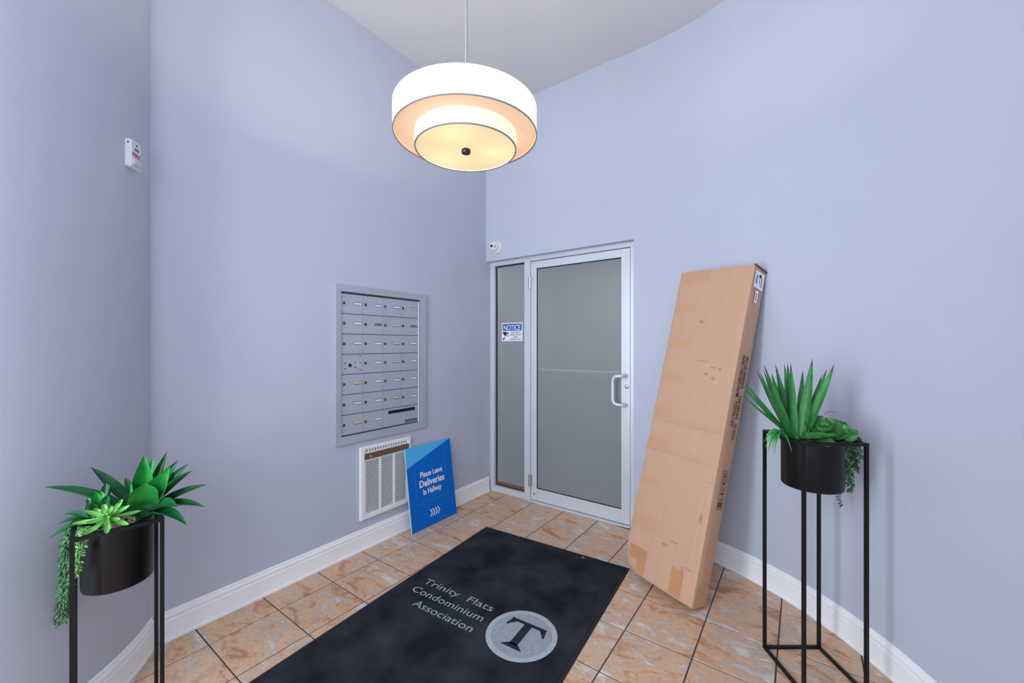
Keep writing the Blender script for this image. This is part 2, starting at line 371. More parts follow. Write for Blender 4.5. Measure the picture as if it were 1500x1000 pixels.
# baseboards, swept along the foot of each wall
BB = [(0, 0), (0.021, 0), (0.021, 0.010), (0.0165, 0.017), (0.0155, 0.020), (0.0155, 0.096), (0.0125, 0.101), (0.0125, 0.106), (0.0145, 0.110), (0.0135, 0.120), (0.0085, 0.126), (0.0085, 0.131), (0.0055, 0.138), (0, 0.140)]
def sweep(path, inward):
    V, Fc = [], []; n = len(BB)
    for i, p in enumerate(path):
        for d, z in BB: V.append((p[0] + inward[i][0] * d, p[1] + inward[i][1] * d, z))
    for i in range(len(path) - 1):
        for k in range(n - 1): Fc.append((i*n + k, (i+1)*n + k, (i+1)*n + k + 1, i*n + k + 1))
    Fc.append(tuple(range(n))); Fc.append(tuple(range((len(path) - 1) * n, len(path) * n)))
    return V, Fc
mesh('baseboard_left', *sweep([(XW, 0.575), (XW, 1.5), (XW, 3.0)], [(1, 0)] * 3), M_white, None, 30, kind='structure')
pr = [(DX, YH)] + arcR + [(XR, YE)]
mesh('baseboard_right', *sweep(pr, [(0, -1)] + [(-math.sin(t * PI / 80), -math.cos(t * PI / 80)) for t in range(41)] + [(-1, 0)]), M_white, None, 30, kind='structure')
mesh('baseboard_entry', *sweep(innerL, [((x - KC[0]) / KR, (y - KC[1]) / KR) for x, y in arcL] + [(1, 0)]), M_white, None, 30, kind='structure')

# door frame, sidelight and door
tr = empty('trim_1', (XW, YF, 0), 'brushed aluminium frame around the frosted door and sidelight', kind='structure')
def fr(name, x0, x1, z0, z1, y0=0.0, y1=0.10, par=tr, m=None, bevel=0.0015):
    return box(name, (x0 - XW, x1 - XW, y0, y1, z0, z1), m or M_alu, par, bevel)
fr('jamb', XW + 0.001, -2.395, 0.0, 2.19); fr('jamb', -1.070, DX - 0.001, 0.0, 2.19)
fr('mullion', -2.048, -1.986, 0.0, 2.15)
fr('head', -2.395, -1.070, 2.15, 2.19)
fr('sill', -2.395, -2.048, 0.0, 0.056); fr('threshold', -1.986, -1.070, 0.0005, 0.012, -0.02, 0.10)
w1 = empty('window_2', (XW, YF, 0), 'narrow frosted glass sidelight left of the door', kind='structure')
fr('glass_pane', -2.395, -2.048, 0.056, 2.15, 0.040, 0.048, w1, M_frost, 0)
for a in ((-2.395, -2.386, 0.056, 2.15), (-2.386, -2.048, 2.142, 2.15), (-2.386, -2.048, 0.056, 0.066)): fr('gasket', *a, 0.030, 0.040, w1, M_hole, 0)
fr('sill_strip', -2.386, -2.048, 0.066, 0.088, 0.030, 0.040, w1, M_brown, 0)
d1 = empty('door_1', (XW, YF, 0), 'aluminium door with a full frosted glass pane', kind='structure')
fr('stile', -1.980, -1.922, 0.018, 2.142, 0.004, 0.048, d1); fr('stile', -1.144, -1.074, 0.018, 2.142, 0.004, 0.048, d1)
fr('rail', -1.922, -1.144, 2.080, 2.142, 0.004, 0.048, d1); fr('rail', -1.922, -1.144, 0.018, 0.120, 0.004, 0.048, d1)
fr('glass_pane', -1.922, -1.144, 0.120, 2.080, 0.022, 0.030, d1, M_frost, 0)
for a in ((-1.922, -1.917, 0.120, 2.080), (-1.149, -1.144, 0.120, 2.080), (-1.917, -1.149, 2.074, 2.080), (-1.917, -1.149, 0.120, 0.126)): fr('gasket', *a, 0.016, 0.022, d1, M_hole, 0)
pb = mesh('push_bar', *tube_vf([(-1.925 - XW, 0.085, 1.165), (-1.14 - XW, 0.085, 1.165)], 0.018, 10), M_print, d1, 40)
hp = []
for k in range(13):
    t = k / 12; a = PI * t
    hp.append((-1.098 - XW - 0.092 * min(1, math.sin(a) ** 0.45), 0.004 - 0.055 * min(1, math.sin(a) ** 0.45), 1.160 - 0.222 * (0.5 - 0.5 * math.cos(a)) ** 1.0))
hp = [(-1.100 - XW, 0.006, 1.163), (-1.104 - XW, -0.040, 1.163), (-1.112 - XW, -0.052, 1.163), (-1.160 - XW, -0.056, 1.158), (-1.180 - XW, -0.056, 1.146), (-1.188 - XW, -0.056, 1.125),
      (-1.188 - XW, -0.056, 0.975), (-1.180 - XW, -0.056, 0.954), (-1.160 - XW, -0.056, 0.942), (-1.112 - XW, -0.052, 0.937), (-1.104 - XW, -0.040, 0.937), (-1.100 - XW, 0.006, 0.937)]
mesh('handle', *tube_vf(hp, 0.0125, 12), M_alu, d1, 50)
V, Fc = lathe_vf([(0, 0.012), (0.011, 0.012), (0.0135, 0.010), (0.0155, 0.004), (0.0155, 0)], 20)
mesh('lock_cylinder', [(x + (-1.099 - XW), 0.004 - z, y + 1.078) for x, y, z in V], Fc, M_steel, d1, 40)
for zz in (1.955, 0.185):
    hg = mesh('hinge', *tube_vf([(-1.983 - XW, -0.008, zz - 0.055), (-1.983 - XW, -0.008, zz + 0.055)], 0.009, 10), M_steel, d1, 40)
    box('hinge_leaf', (-2.004 - XW, -1.963 - XW, -0.003, 0.0045, zz - 0.05, zz + 0.05), M_steel, hg)
V, Fc = lathe_vf([(0, 0.003), (0.006, 0.002), (0.008, 0)], 12)
mesh('bolt', [(x + (-1.945 - XW), 0.004 - z, y + 0.07) for x, y, z in V], Fc, M_lock, d1)

# ------------------------------------------------------------------ wall mailbox bank
mb = empty('mailbox_bank', (XW, 1.437, 0.745), 'grey metal bank of small locked mailboxes set in the left wall', 'mailbox')
def mbx(x0, x1, y0, y1, z0, z1): return (x0, x1, y0 - 1.437, y1 - 1.437, z0 - 0.745, z1 - 0.745)
Y0, Y1, Z0, Z1 = 1.437, 2.199, 0.745, 1.790
yi0, yi1, zi0, zi1 = 1.476, 2.145, 0.797, 1.749
def mitre(pts_out, pts_in, d=0.018):
    # two outer and two inner corners in (y, z); slightly sloped face
    q = [pts_out[0], pts_out[1], pts_in[1], pts_in[0]]
    V = [(0.0005, y - Y0, z - Z0) for y, z in q] + [(d if i < 2 else d * 0.8, y - Y0, z - Z0) for i, (y, z) in enumerate(q)]
    return V, [(0, 1, 2, 3), (4, 7, 6, 5), (0, 4, 5, 1), (1, 5, 6, 2), (2, 6, 7, 3), (3, 7, 4, 0)]
co = [(Y0, Z0), (Y1, Z0), (Y1, Z1), (Y0, Z1)]; ci = [(yi0, zi0), (yi1, zi0), (yi1, zi1), (yi0, zi1)]
for i in range(4):
    j = (i + 1) % 4; mesh('frame_piece', *mitre((co[i], co[j]), (ci[i], ci[j])), M_alu2, mb)
box('back_plate', mbx(0.0003, 0.0022, yi0, yi1, zi0, zi1), M_gap_dark, mb)  # dark colour paints in the shadow gap around the doors
gy0, gy1, gz0, gz1 = 1.480, 2.122, 0.803, 1.738
cw, ch = (gy1 - gy0) / 4, (gz1 - gz0) / 7
box('side_strip', mbx(0.002, 0.0075, 2.126, 2.137, zi0 + 0.002, zi1 - 0.014), M_print, mb)
for r in range(1, 7): box('rail', mbx(0.002, 0.0045, gy0, gy1, gz0 + r * ch - 0.0045, gz0 + r * ch + 0.0045), M_rail, mb)
door_me = boxes_mesh('mailbox_door', [(0.002, 0.0075, 0.0012, cw - 0.0012, 0.0035, ch - 0.0035)], M_alu2, 0.0008)
V, Fc = lathe_vf([(0, 0.006), (0.0065, 0.006), (0.0095, 0.003), (0.0105, 0)], 14)
lock_me = new_mesh('lock', [(0.0075 + z, x + 0.018, y + ch * 0.52) for x, y, z in V], Fc, M_lock, 40)
slot_meshes = []
for m_, (sa, sb) in ((M_card_w, (0.003, 0.009)), (M_card_o, (0.002, 0.010)), (M_card_w, (0.004, 0.007)), (M_gap_dark, (0.0, 0.0015)), (M_card_o, (0.005, 0.007))):
    slot_meshes.append(new_mesh('name_card', *box_vf(0.0075, 0.0086, cw * 0.58, cw * 0.92, ch * 0.52 - sa, ch * 0.52 + sb), m_))
holder_me = new_mesh('card_holder', *box_vf(0.0075, 0.0080, cw * 0.56, cw * 0.94, ch * 0.52 - 0.008, ch * 0.52 + 0.012), M_rail)
pat = ['2214', '0011', '0012', 'x211', '1020', '0212', '11ss']      # from the top row down
pat = ['2204', '0313', '0210', 'x210', '1020', '2212', '10ss']
for r in range(7):
    for c_ in range(4):
        k = pat[r][c_]; y = gy0 + c_ * cw - Y0; z = gz1 - (r + 1) * ch - Z0
        if k == 's': continue
        d = link('mailbox_door', door_me, mb); d.location = (0, y, z)
        if k == 'x':
            V, Fc = lathe_vf([(0, 0.006), (0.009, 0.006), (0.012, 0)], 14)
            mesh('master_lock', [(0.0075 + a, x + cw * 0.38, yy + ch * 0.45) for x, yy, a in V], Fc, M_hole, d, 40)
            V, Fc = lathe_vf([(0, 0.002), (0.004, 0.002), (0.005, 0)], 10)
            rm = new_mesh('rivet', [(0.0075 + a, x, yy) for x, yy, a in V], Fc, M_lock)
            for fy, fz in ((0.17, 0.56), (0.18, 0.30), (0.62, 0.58), (0.62, 0.34), (0.86, 0.92), (0.87, 0.56), (0.86, 0.2)):
                q = link('rivet', rm, d); q.location = (0, cw * fy, ch * fz)
            continue
        link('lock', lock_me, d)
        link('card_holder', holder_me, d); link('name_card', slot_meshes[int(k)], d)
op = box('outgoing_slot_door', (0.002, 0.0075, gy0 + 2 * cw + 0.0012 - Y0, gy1 - 0.0012 - Y0, gz0 + 0.0035 - Z0, gz0 + ch - 0.0035 - Z0), M_alu2, mb, 0.0008)
box('mail_slot', (0.0076, 0.0082, gy0 + 2 * cw + 0.045 - Y0, gy1 - 0.028 - Y0, gz0 + ch * 0.70 - Z0, gz0 + ch * 0.88 - Z0), M_hole, op)
box('maker_plate', (0.0076, 0.0084, gy0 + 3 * cw + 0.035 - Y0, gy1 - 0.006 - Y0, gz0 + ch * 0.07 - Z0, gz0 + ch * 0.24 - Z0), mat('maker_plate', S(112, 118, 128), 0.4, 0.4, var=0.35, vscale=90), op)

# ------------------------------------------------------------------ wall heater grille
vt = empty('wall_heater_grille', (XW, 1.613, 0.206), 'white louvred wall heater grille below the mailboxes', 'heater')
def vb(x0, x1, y0, y1, z0, z1): return (x0, x1, y0 - 1.613, y1 - 1.613, z0 - 0.206, z1 - 0.206)
box('back_plate', vb(0.0005, 0.004, 1.625, 2.032, 0.215, 0.69), M_gap_dark, vt)
va_, vb_ = (1.613, 2.043), (0.206, 0.702)
for b in ((va_[0], va_[0] + 0.032, vb_[0], vb_[1]), (va_[1] - 0.022, va_[1], vb_[0], vb_[1]), (va_[0] + 0.032, va_[1] - 0.022, vb_[0], vb_[0] + 0.032), (va_[0] + 0.032, va_[1] - 0.022, vb_[1] - 0.020, vb_[1])):
    box('frame_piece', vb(0.0005, 0.020, *b), M_white, vt, 0.003)
fx0, fx1 = 1.645, 2.021
box('slot_rail', vb(0.002, 0.014, fx0, fx1, 0.653, 0.661), M_white, vt)
box('slot_rail', vb(0.002, 0.014, fx0, fx1, 0.678, 0.684), M_white, vt)
fin_me = boxes_mesh('slot_fin', [(0.002, 0.014, -0.0045, 0.0045, 0.661 - 0.206, 0.678 - 0.206)], M_white)
for k in range(17):
    o = link('slot_fin', fin_me, vt); o.location = (0, fx0 + 0.012 + k * 0.0225 - 1.613, 0)
bs = box('control_strip', vb(0.010, 0.021, fx0 - 0.001, fx1 + 0.006, 0.612, 0.653), M_brown, vt, 0.001)
V, Fc = lathe_vf([(0, 0.018), (0.008, 0.017), (0.011, 0.010), (0.009, 0)], 16)
mesh('knob', [(0.021 + z, x + 1.687 - 1.613, y + 0.631 - 0.206) for x, y, z in V], Fc, M_brass, bs, 40)
box('louvre_rail', vb(0.002, 0.013, fx0, fx1, 0.600, 0.612), M_white, vt)
for y0, y1 in ((fx0, 1.660), (1.768, 1.783), (1.887, 1.903), (2.006, fx1)): box('louvre_post', vb(0.002, 0.013, y0, y1, 0.238, 0.600), M_white, vt)
for y0, y1 in ((1.660, 1.768), (1.783, 1.887), (1.903, 2.006)):
    parts = []
    nl = 30
    for k in range(nl):
        z = 0.240 + (k + 0.5) * (0.359 / nl); parts.append(box_vf(0.0085, 0.0100, y0 - 1.613, y1 - 1.613, z - 0.206 - 0.0028, z - 0.206 + 0.0028))
    mesh('louvre_blades', *merge(parts), M_white, vt, None, kind='stuff')

# ------------------------------------------------------------------ delivery sign leaning on the wall
xb, xt, zt = -2.336, -2.421, 0.614
lean = math.atan2(xb - xt, zt)
HS, WS = math.hypot(xb - xt, zt), 0.476
sg = empty('delivery_sign', (xb, 1.978, 0.0), 'blue foam board sign about deliveries leaning against left wall', 'sign', rot=(0, -lean, 0))
pan = box('panel', (-0.008, 0.0, 0, WS, 0.0, HS), M_edge, sg)
MS = frame_matrix((0.0, 0, 0.0), (0, 1, 0), (0, 0, 1))        # local sheet coordinates: x along the width, y up
flat('blue_face', [[(0.004, 0), (WS, 0), (WS, HS), (0.004, HS * 0.76)]], M_blue, sg, MS, 0.0004)
flat('light_blue_corner', [[(0.004, HS * 0.76), (WS, HS), (0.004, HS)]], M_lblue, sg, MS, 0.0004)
lw = 0.0022
flat('outline', [rect(0.075, 0.075 + lw, 0.19, 0.52), rect(WS - 0.075, WS - 0.075 + lw, 0.19, 0.57), rect(0.075, WS - 0.075, 0.188, 0.188 + lw)], M_line, sg, MS, 0.0008)
def at_s(x, y): return MS @ Matrix.Translation((x, y, 0))
text('lettering', 'Please Leave', 0.232, 0.042, M_print, sg, at_s(WS * 0.51, 0.378), bold=0.022, depth=0.001)
text('lettering', 'Deliveries', 0.262, 0.052, M_print, sg, at_s(WS * 0.51, 0.306), bold=0.026, depth=0.001)
text('lettering', 'In Hallway', 0.190, 0.042, M_print, sg, at_s(WS * 0.50, 0.245), bold=0.022, depth=0.001)
for k in range(4):
    x = WS * 0.40 + k * 0.026; t = 0.010
    flat('chevron', [[(x, 0.065), (x + t, 0.065), (x + t + 0.018, 0.093), (x + 0.018, 0.093)], [(x + 0.018, 0.093), (x + t + 0.018, 0.093), (x + t, 0.121), (x, 0.121)]], M_print, sg, MS, 0.001)

# ------------------------------------------------------------------ notice sign on the sidelight glass
nx0, nx1, nz0, nz1 = -2.334, -2.094, 1.434, 1.607
ns = empty('notice_sign', (nx0, YF + 0.0385, nz0), 'small blue and white surveillance notice on the narrow glass', 'sign')
WN, HN = nx1 - nx0, nz1 - nz0
box('panel', (0, WN, 0, 0.0012, 0, HN), M_print, ns)
MN = frame_matrix((0, 0, 0), (1, 0, 0), (0, 0, 1))
def at_n(x, y): return MN @ Matrix.Translation((x, y, 0))
flat('blue_band', [rect(0.010, WN - 0.010, HN * 0.56, HN * 0.94)], M_navy, ns, MN, 0.0004)
text('lettering', 'NOTICE', WN * 0.80, 0.050, M_print, ns, at_n(WN / 2, HN * 0.60), bold=0.010, depth=0.0008)
flat('camera_symbol', [[(0.012, HN * 0.50), (0.030, HN * 0.52), (0.086, HN * 0.45), (0.082, HN * 0.40), (0.058, HN * 0.42), (0.046, HN * 0.25), (0.020, HN * 0.38)],
     [(0.052, HN * 0.40), (0.080, HN * 0.38), (0.078, HN * 0.26), (0.056, HN * 0.27)], [(0.030, HN * 0.22), (0.040, HN * 0.20), (0.024, HN * 0.06), (0.012, HN * 0.06), (0.010, HN * 0.10)]], M_ink, ns, MN, 0.0004)
flat('symbol_lens', [[(0.058, HN * 0.375), (0.076, HN * 0.36), (0.074, HN * 0.28), (0.060, HN * 0.29)]], M_print, ns, MN, 0.0008)
for s_, y, wd in (('THIS AREA IS', 0.43, 0.108), ('UNDER 24 HOUR', 0.31, 0.132), ('VIDEO', 0.19, 0.052), ('SURVEILLANCE', 0.07, 0.126)):
    text('lettering', s_, wd, 0.0135, M_ink, ns, at_n(0.162, HN * y), bold=0.02)

# ------------------------------------------------------------------ turret camera above the sidelight
dc = empty('security_camera', (-2.312, YH, 2.255), 'white round security camera on wall above narrow glass', 'camera')
V, Fc = lathe_vf([(0, 0.0), (0.064, 0.0), (0.064, 0.016), (0.061, 0.023), (0.054, 0.029), (0, 0.029)], 32)
mesh('base', [(x, -z, y + 0.052) for x, y, z in V], Fc, M_plast, dc, 35)
ball = [(0.050 * math.sin(PI * k / 14), 0.050 * math.cos(PI * k / 14)) for k in range(15)]
V, Fc = lathe_vf(ball, 28)
bl = mesh('ball', [(x, -0.040 + y, z + 0.052) for x, y, z in V], Fc, M_plast, dc, 60)
look = Vector((0.60, -1.0, -0.32)).normalized()
Mf = frame_matrix(Vector((0, -0.040, 0.052)) + look * 0.0415, look.cross(Vector((0, 0, 1))) * -1, (0, 0, 1))
xx = Vector((0, 0, 1)).cross(look).normalized(); uu = look.cross(xx)
def disc_on(name, du, dv, r, h, m):
    o = Vector((0, -0.040, 0.052)) + xx * du + uu * dv + look * math.sqrt(max(0, 0.050 ** 2 - du * du - dv * dv)) - look * 0.001
    V, Fc = lathe_vf([(0, h), (r * 0.9, h), (r, 0)], 18)
    mesh(name, [o + xx * x + uu * y + look * z for x, y, z in V], Fc, m, bl, 40)
disc_on('lens', -0.020, 0.006, 0.013, 0.004, M_hole); disc_on('lens_ring', 0.008, 0.004, 0.013, 0.003, M_lock); disc_on('infrared_window', 0.008, 0.004, 0.0075, 0.005, M_clear)

# ------------------------------------------------------------------ fire strobe on the rounded entry wall
ta = math.radians(50.2)
fp = (KC[0] + KR * math.cos(ta), KC[1] + KR * math.sin(ta))
fs = empty('fire_strobe', (fp[0], fp[1], 2.143), 'white fire alarm strobe high on the rounded wall at left', 'alarm', rot=(0, 0, ta))
box('housing', (-0.004, 0.022, -0.033, 0.033, 0, 0.116), M_plast, fs, 0.005)
box('lens', (0.016, 0.030, -0.026, 0.030, 0.010, 0.040), M_clear, fs, 0.005)
box('sounder_slot', (0.0221, 0.0226, -0.002, 0.006, 0.096, 0.103), M_ink, fs)
box('rating_print', (0.0221, 0.0224, -0.012, 0.016, 0.074, 0.086), M_rail, fs)
MFs = frame_matrix((0.022, 0, 0), (0, 1, 0), (0, 0, 1))
text('lettering', 'FIRE', 0.050, 0.017, M_red, fs, MFs @ Matrix.Translation((0, 0.047, 0)), bold=0.03, depth=0.0006)
V, Fc = lathe_vf([(0, 0.002), (0.003, 0.0015), (0.004, 0)], 10)
mesh('screw', [(x + 0.010, -0.033 - z, y + 0.100) for x, y, z in V], Fc, M_lock, fs)

# ------------------------------------------------------------------ pendant lamp
lx, ly = cam_xy(-0.195, 1.71)
pl = empty('pendant_lamp', (lx, ly, 2.210), 'round two-tier white drum pendant lamp hanging from the ceiling', 'lamp')
zo = -2.210
Ro, Ri = 0.300, 0.213
def ring(name, prof, m, closed=True, seg=72): return mesh(name, *lathe_vf(prof, seg, (0, 0, zo), closed), m, pl, 35)
outer_s = ring('outer_shade', [(Ro - 0.002, 2.278), (Ro, 2.278), (Ro, 2.386), (Ro - 0.002, 2.386)], M_shade)
link('shade_lining', new_mesh('shade_lining', *lathe_vf([(Ro - 0.003, 2.279), (Ro - 0.003, 2.385)], 72, (0, 0, zo)), M_shade_in, 35), outer_s)
link('rim', new_mesh('rim', *lathe_vf([(Ro - 0.004, 2.2765), (Ro + 0.001, 2.2765), (Ro + 0.001, 2.2805), (Ro - 0.004, 2.2805)], 72, (0, 0, zo), True), M_rim, 35), outer_s)
ring('outer_diffuser', [(Ri - 0.003, 2.288), (Ro - 0.004, 2.288)], M_shade_in, False)
inner_s = ring('inner_shade', [(Ri - 0.002, 2.224), (Ri, 2.224), (Ri, 2.288), (Ri - 0.002, 2.288)], M_shade_mid)
link('rim', new_mesh('rim', *lathe_vf([(Ri - 0.005, 2.2225), (Ri + 0.001, 2.2225), (Ri + 0.001, 2.2265), (Ri - 0.005, 2.2265)], 72, (0, 0, zo), True), M_rim, 35), inner_s)
ring('bottom_diffuser', [(0.0, 2.228), (Ri - 0.004, 2.228)], M_diff, False)
mesh('finial', *lathe_vf([(0, 2.210), (0.017, 2.210), (0.019, 2.213), (0.019, 2.225), (0.016, 2.228)], 24, (0, 0, zo)), M_bronze, pl, 40)
mesh('rod', *tube_vf([(0, 0, 2.23 + zo), (0, 0, ZC - 0.02 + zo)], 0.0072, 12), M_steel, pl, 40)
mesh('ceiling_canopy', *lathe_vf([(0.0055, ZC - 0.03), (0.06, ZC - 0.028), (0.065, ZC - 0.02), (0.065, ZC - 0.0005), (0, ZC - 0.0005)], 32, (0, 0, zo)), M_steel, pl, 40)
for k in range(3):
    a = k * 2 * PI / 3 + 0.5
    mesh('spoke', *tube_vf([(0, 0, 2.372 + zo), (Ro * math.cos(a) * 0.99, Ro * math.sin(a) * 0.99, 2.372 + zo)], 0.003, 6), M_steel, pl)
for k in range(3):
    a = k * 2 * PI / 3 + 0.9
    ll = bpy.data.lights.new('pendant_bulb', 'POINT'); ll.energy = 4.4; ll.color = (1.0, 0.86, 0.68); ll.shadow_soft_size = 0.022
    lo = bpy.data.objects.new('pendant_bulb', ll); COL.objects.link(lo); lo.location = (lx + 0.135 * math.cos(a), ly + 0.135 * math.sin(a), 2.325)

# ------------------------------------------------------------------ door mat
MW, ML, MA = 1.105, 1.86, math.radians(3.9)
ux, uy = (math.cos(MA), math.sin(MA)), (-math.sin(MA), math.cos(MA))
mo = Vector((-1.978, 2.401, 0)) - Vector((uy[0], uy[1], 0)) * ML
dm = empty('door_mat', (mo.x, mo.y, 0.0006), 'large black entrance mat with grey association lettering and round emblem', 'mat', rot=(0, 0, MA))
V, Fc = [], []
def slab_taper(x0, x1, y0, y1, z0, z1, e):
    return [(x0, y0, z0), (x1, y0, z0), (x1, y1, z0), (x0, y1, z0), (x0 + e, y0 + e, z1), (x1 - e, y0 + e, z1), (x1 - e, y1 - e, z1), (x0 + e, y1 - e, z1)], [(0,3,2,1),(4,5,6,7),(0,1,5,4),(1,2,6,5),(2,3,7,6),(3,0,4,7)]
mesh('rubber_backing', *slab_taper(0, MW, 0, ML, 0, 0.0045, 0.006), M_rubber, dm)
mesh('pile', *slab_taper(0.017, MW - 0.017, 0.017, ML - 0.017, 0.0045, 0.0085, 0.004), M_pile, dm)
I2 = lambda X, Y: ((X - mo.x) * ux[0] + (Y - mo.y) * ux[1], (X - mo.x) * uy[0] + (Y - mo.y) * uy[1])
MM = Matrix.Translation((0, 0, 0.0086))
xr, yr = I2(-1.330, 1.630)
def at_m(X, Y): x, y = I2(X, Y); return MM @ Matrix.Translation((x, y, 0))
xe = I2(-1.320, 1.65)[0]; yb = I2(-1.335, 1.640)[1]
for s_, wd, dy in (('Trinity  Flats', 0.485, 0.0), ('Condominium', 0.490, -0.089), ('Association', 0.392, -0.178)):
    text('lettering', s_, wd, 0.050, M_mattext, dm, MM @ Matrix.Translation((xe, yb + dy, 0)), 'RIGHT', bold=-0.004)
ex, ey = I2(-1.097, 1.598); ER = 0.172
circ = lambda r, n=48: [(ex + r * math.cos(2 * PI * k / n), ey + r * math.sin(2 * PI * k / n)) for k in range(n)]
flat('emblem_ring', [circ(ER)], M_matlite, dm, MM, 0.0003)
flat('emblem_disc', [circ(ER * 0.86)], M_matgrey, dm, MM, 0.0006)
def Tp(pts): return [(ex + x * ER, ey + y * ER) for x, y in pts]
flat('emblem_letter', [Tp([(-0.56, 0.50), (0.56, 0.50), (0.56, 0.38), (-0.56, 0.38)]), Tp([(-0.56, 0.40), (-0.46, 0.40), (-0.54, 0.16), (-0.62, 0.16)]), Tp([(0.46, 0.40), (0.56, 0.40), (0.62, 0.16), (0.54, 0.16)]),
     Tp([(-0.46, 0.40), (-0.36, 0.40), (-0.52, 0.22)]), Tp([(0.36, 0.40), (0.46, 0.40), (0.52, 0.22)]),
     Tp([(-0.12, 0.40), (0.12, 0.40), (0.12, -0.46), (-0.12, -0.46)]), Tp([(-0.12, -0.40), (0.12, -0.40), (0.34, -0.58), (-0.34, -0.58)])], M_matblk, dm, MM, 0.0009)

sx_, sy_ = I2(-1.165, 2.405)
sc_ = mesh('leaf_scrap', [(-0.012, -0.004, 0), (0.004, -0.006, 0.003), (0.014, 0.001, 0.001), (0.002, 0.006, 0.004), (-0.008, 0.005, 0.002)], [(0, 1, 4), (1, 2, 3), (1, 3, 4)], M_tape2, None)
sc_.location = (-1.165, 2.405, 0.0094); tag(sc_, 'tiny tan dry leaf scrap on the far edge of mat', 'scrap')

# ------------------------------------------------------------------ long carton leaning on the rounded wall
CWd, CTh, CL = 0.4597, 0.138, 1.8774
Rm = Matrix.Rotation(-0.3539, 3, 'Z') @ Matrix.Rotation(-0.2492, 3, 'X') @ Matrix.Rotation(0.0505, 3, 'Y')
lowest = min((Rm @ Vector((a, b, 0))).z for a in (0, CWd) for b in (0, CTh))
ct = empty('cardboard_carton', (-0.8937, 2.3897, 0.0588), 'long flat brown cardboard carton leaning against the wall by the door', 'box')
ct.rotation_mode = 'QUATERNION'; ct.rotation_quaternion = Rm.to_quaternion(); ct.location.z = -lowest + 0.001
def carton():
    bm = bmesh.new(); g = {}
    xs = [0, 0.008, 0.03, 0.09, 0.16, 0.23, 0.30, 0.37, 0.43, CWd - 0.008, CWd]
    ys = [0, 0.008, 0.05, 0.09, CTh - 0.008, CTh]
    zs = [0, 0.008, 0.03, 0.07, 0.13, 0.2, 0.3, 0.4, 0.5, 0.6, 0.68, 0.715, 0.723, 0.731, 0.78, 0.85, 0.898, 0.906, 0.914, 0.97, 1.07, 1.2, 1.33, 1.46, 1.6, 1.7, 1.79, 1.84, CL - 0.008, CL]
    R2 = random.Random(3)
    def vtx(i, j, k):
        key = (i, j, k)
        if key in g: return g[key]
        x, y, z = xs[i], ys[j], zs[k]
        p = Vector((x, y, z))
        ne = (i in (0, len(xs) - 1)) + (j in (0, len(ys) - 1)) + (k in (0, len(zs) - 1))
        if ne >= 2:
            cen = Vector((CWd / 2, CTh / 2, CL / 2))
            for ax, idx, n in ((0, i, len(xs)), (1, j, len(ys)), (2, k, len(zs))):
                if idx == 0: p[ax] += 0.0022
                elif idx == n - 1: p[ax] -= 0.0022
        if j == 0:
            p.y -= 0.004 * math.sin(PI * x / CWd) * math.sin(PI * z / CL) * (0.5 + 0.5 * math.sin(z * 7))
            if 0 < i < len(xs) - 1 and abs(z - 0.906) < 0.002: p.y += 0.005
            if 0 < i < len(xs) - 1 and abs(z - 0.723) < 0.002: p.y += 0.0035
        if i == len(xs) - 1: p.x += 0.003 * math.sin(PI * y / CTh) * math.sin(z * 3.1) + R2.uniform(-0.0006, 0.0006)
        d = math.hypot(x, z)                          # crushed lower left corner
        if d < 0.10:
            k_ = (1 - d / 0.10); p += Vector((0.030, 0.006, 0.030)) * k_
        if x > 0.3 and z < 0.02: p.z += 0.004 * R2.random()
        g[key] = bm.verts.new(p); return g[key]
    nx, ny, nz = len(xs), len(ys), len(zs)
    def quad(a, b, c, d): bm.faces.new([vtx(*a), vtx(*b), vtx(*c), vtx(*d)])
    for k in range(nz - 1):
        for i in range(nx - 1):
            for j in (0, ny - 1): quad((i, j, k), (i + 1, j, k), (i + 1, j, k + 1), (i, j, k + 1))
        for j in range(ny - 1):
            for i in (0, nx - 1): quad((i, j, k), (i, j + 1, k), (i, j + 1, k + 1), (i, j, k + 1))
    for i in range(nx - 1):
        for j in range(ny - 1):
            for k in (0, nz - 1): quad((i, j, k), (i + 1, j, k), (i + 1, j + 1, k), (i, j + 1, k))
    bmesh.ops.recalc_face_normals(bm, faces=bm.faces)
    me = bpy.data.meshes.new('body'); bm.to_mesh(me); bm.free(); me.materials.append(M_cardb)
    for p in me.polygons: p.use_smooth = True
    me.set_sharp_from_angle(angle=math.radians(38)); return me
link('body', carton(), ct)
MFr = frame_matrix((0, 0, 0), (1, 0, 0), (0, 0, 1))               # front face: x across, y up, normal towards the room
MSd = frame_matrix((CWd, 0, 0), (0, 1, 0), (0, 0, 1))             # side face
def face_y(x, z): return -0.004 * math.sin(PI * min(max(x, 0), CWd) / CWd) * math.sin(PI * z / CL) * (0.5 + 0.5 * math.sin(z * 7))
TD = [0.0007]
def tape(x0, x1, z0, z1, m):
    TD[0] += 0.00006; nx, nz = 6, 4; V = []; Fc = []
    for k in range(nz + 1):
        for i in range(nx + 1):
            x, z = x0 + (x1 - x0) * i / nx, z0 + (z1 - z0) * k / nz; V.append((x, face_y(x, z) - TD[0], z))
    for k in range(nz):
        for i in range(nx): a = k * (nx + 1) + i; Fc.append((a, a + 1, a + nx + 2, a + nx + 1))
    mesh('tape', V, Fc, m, ct)
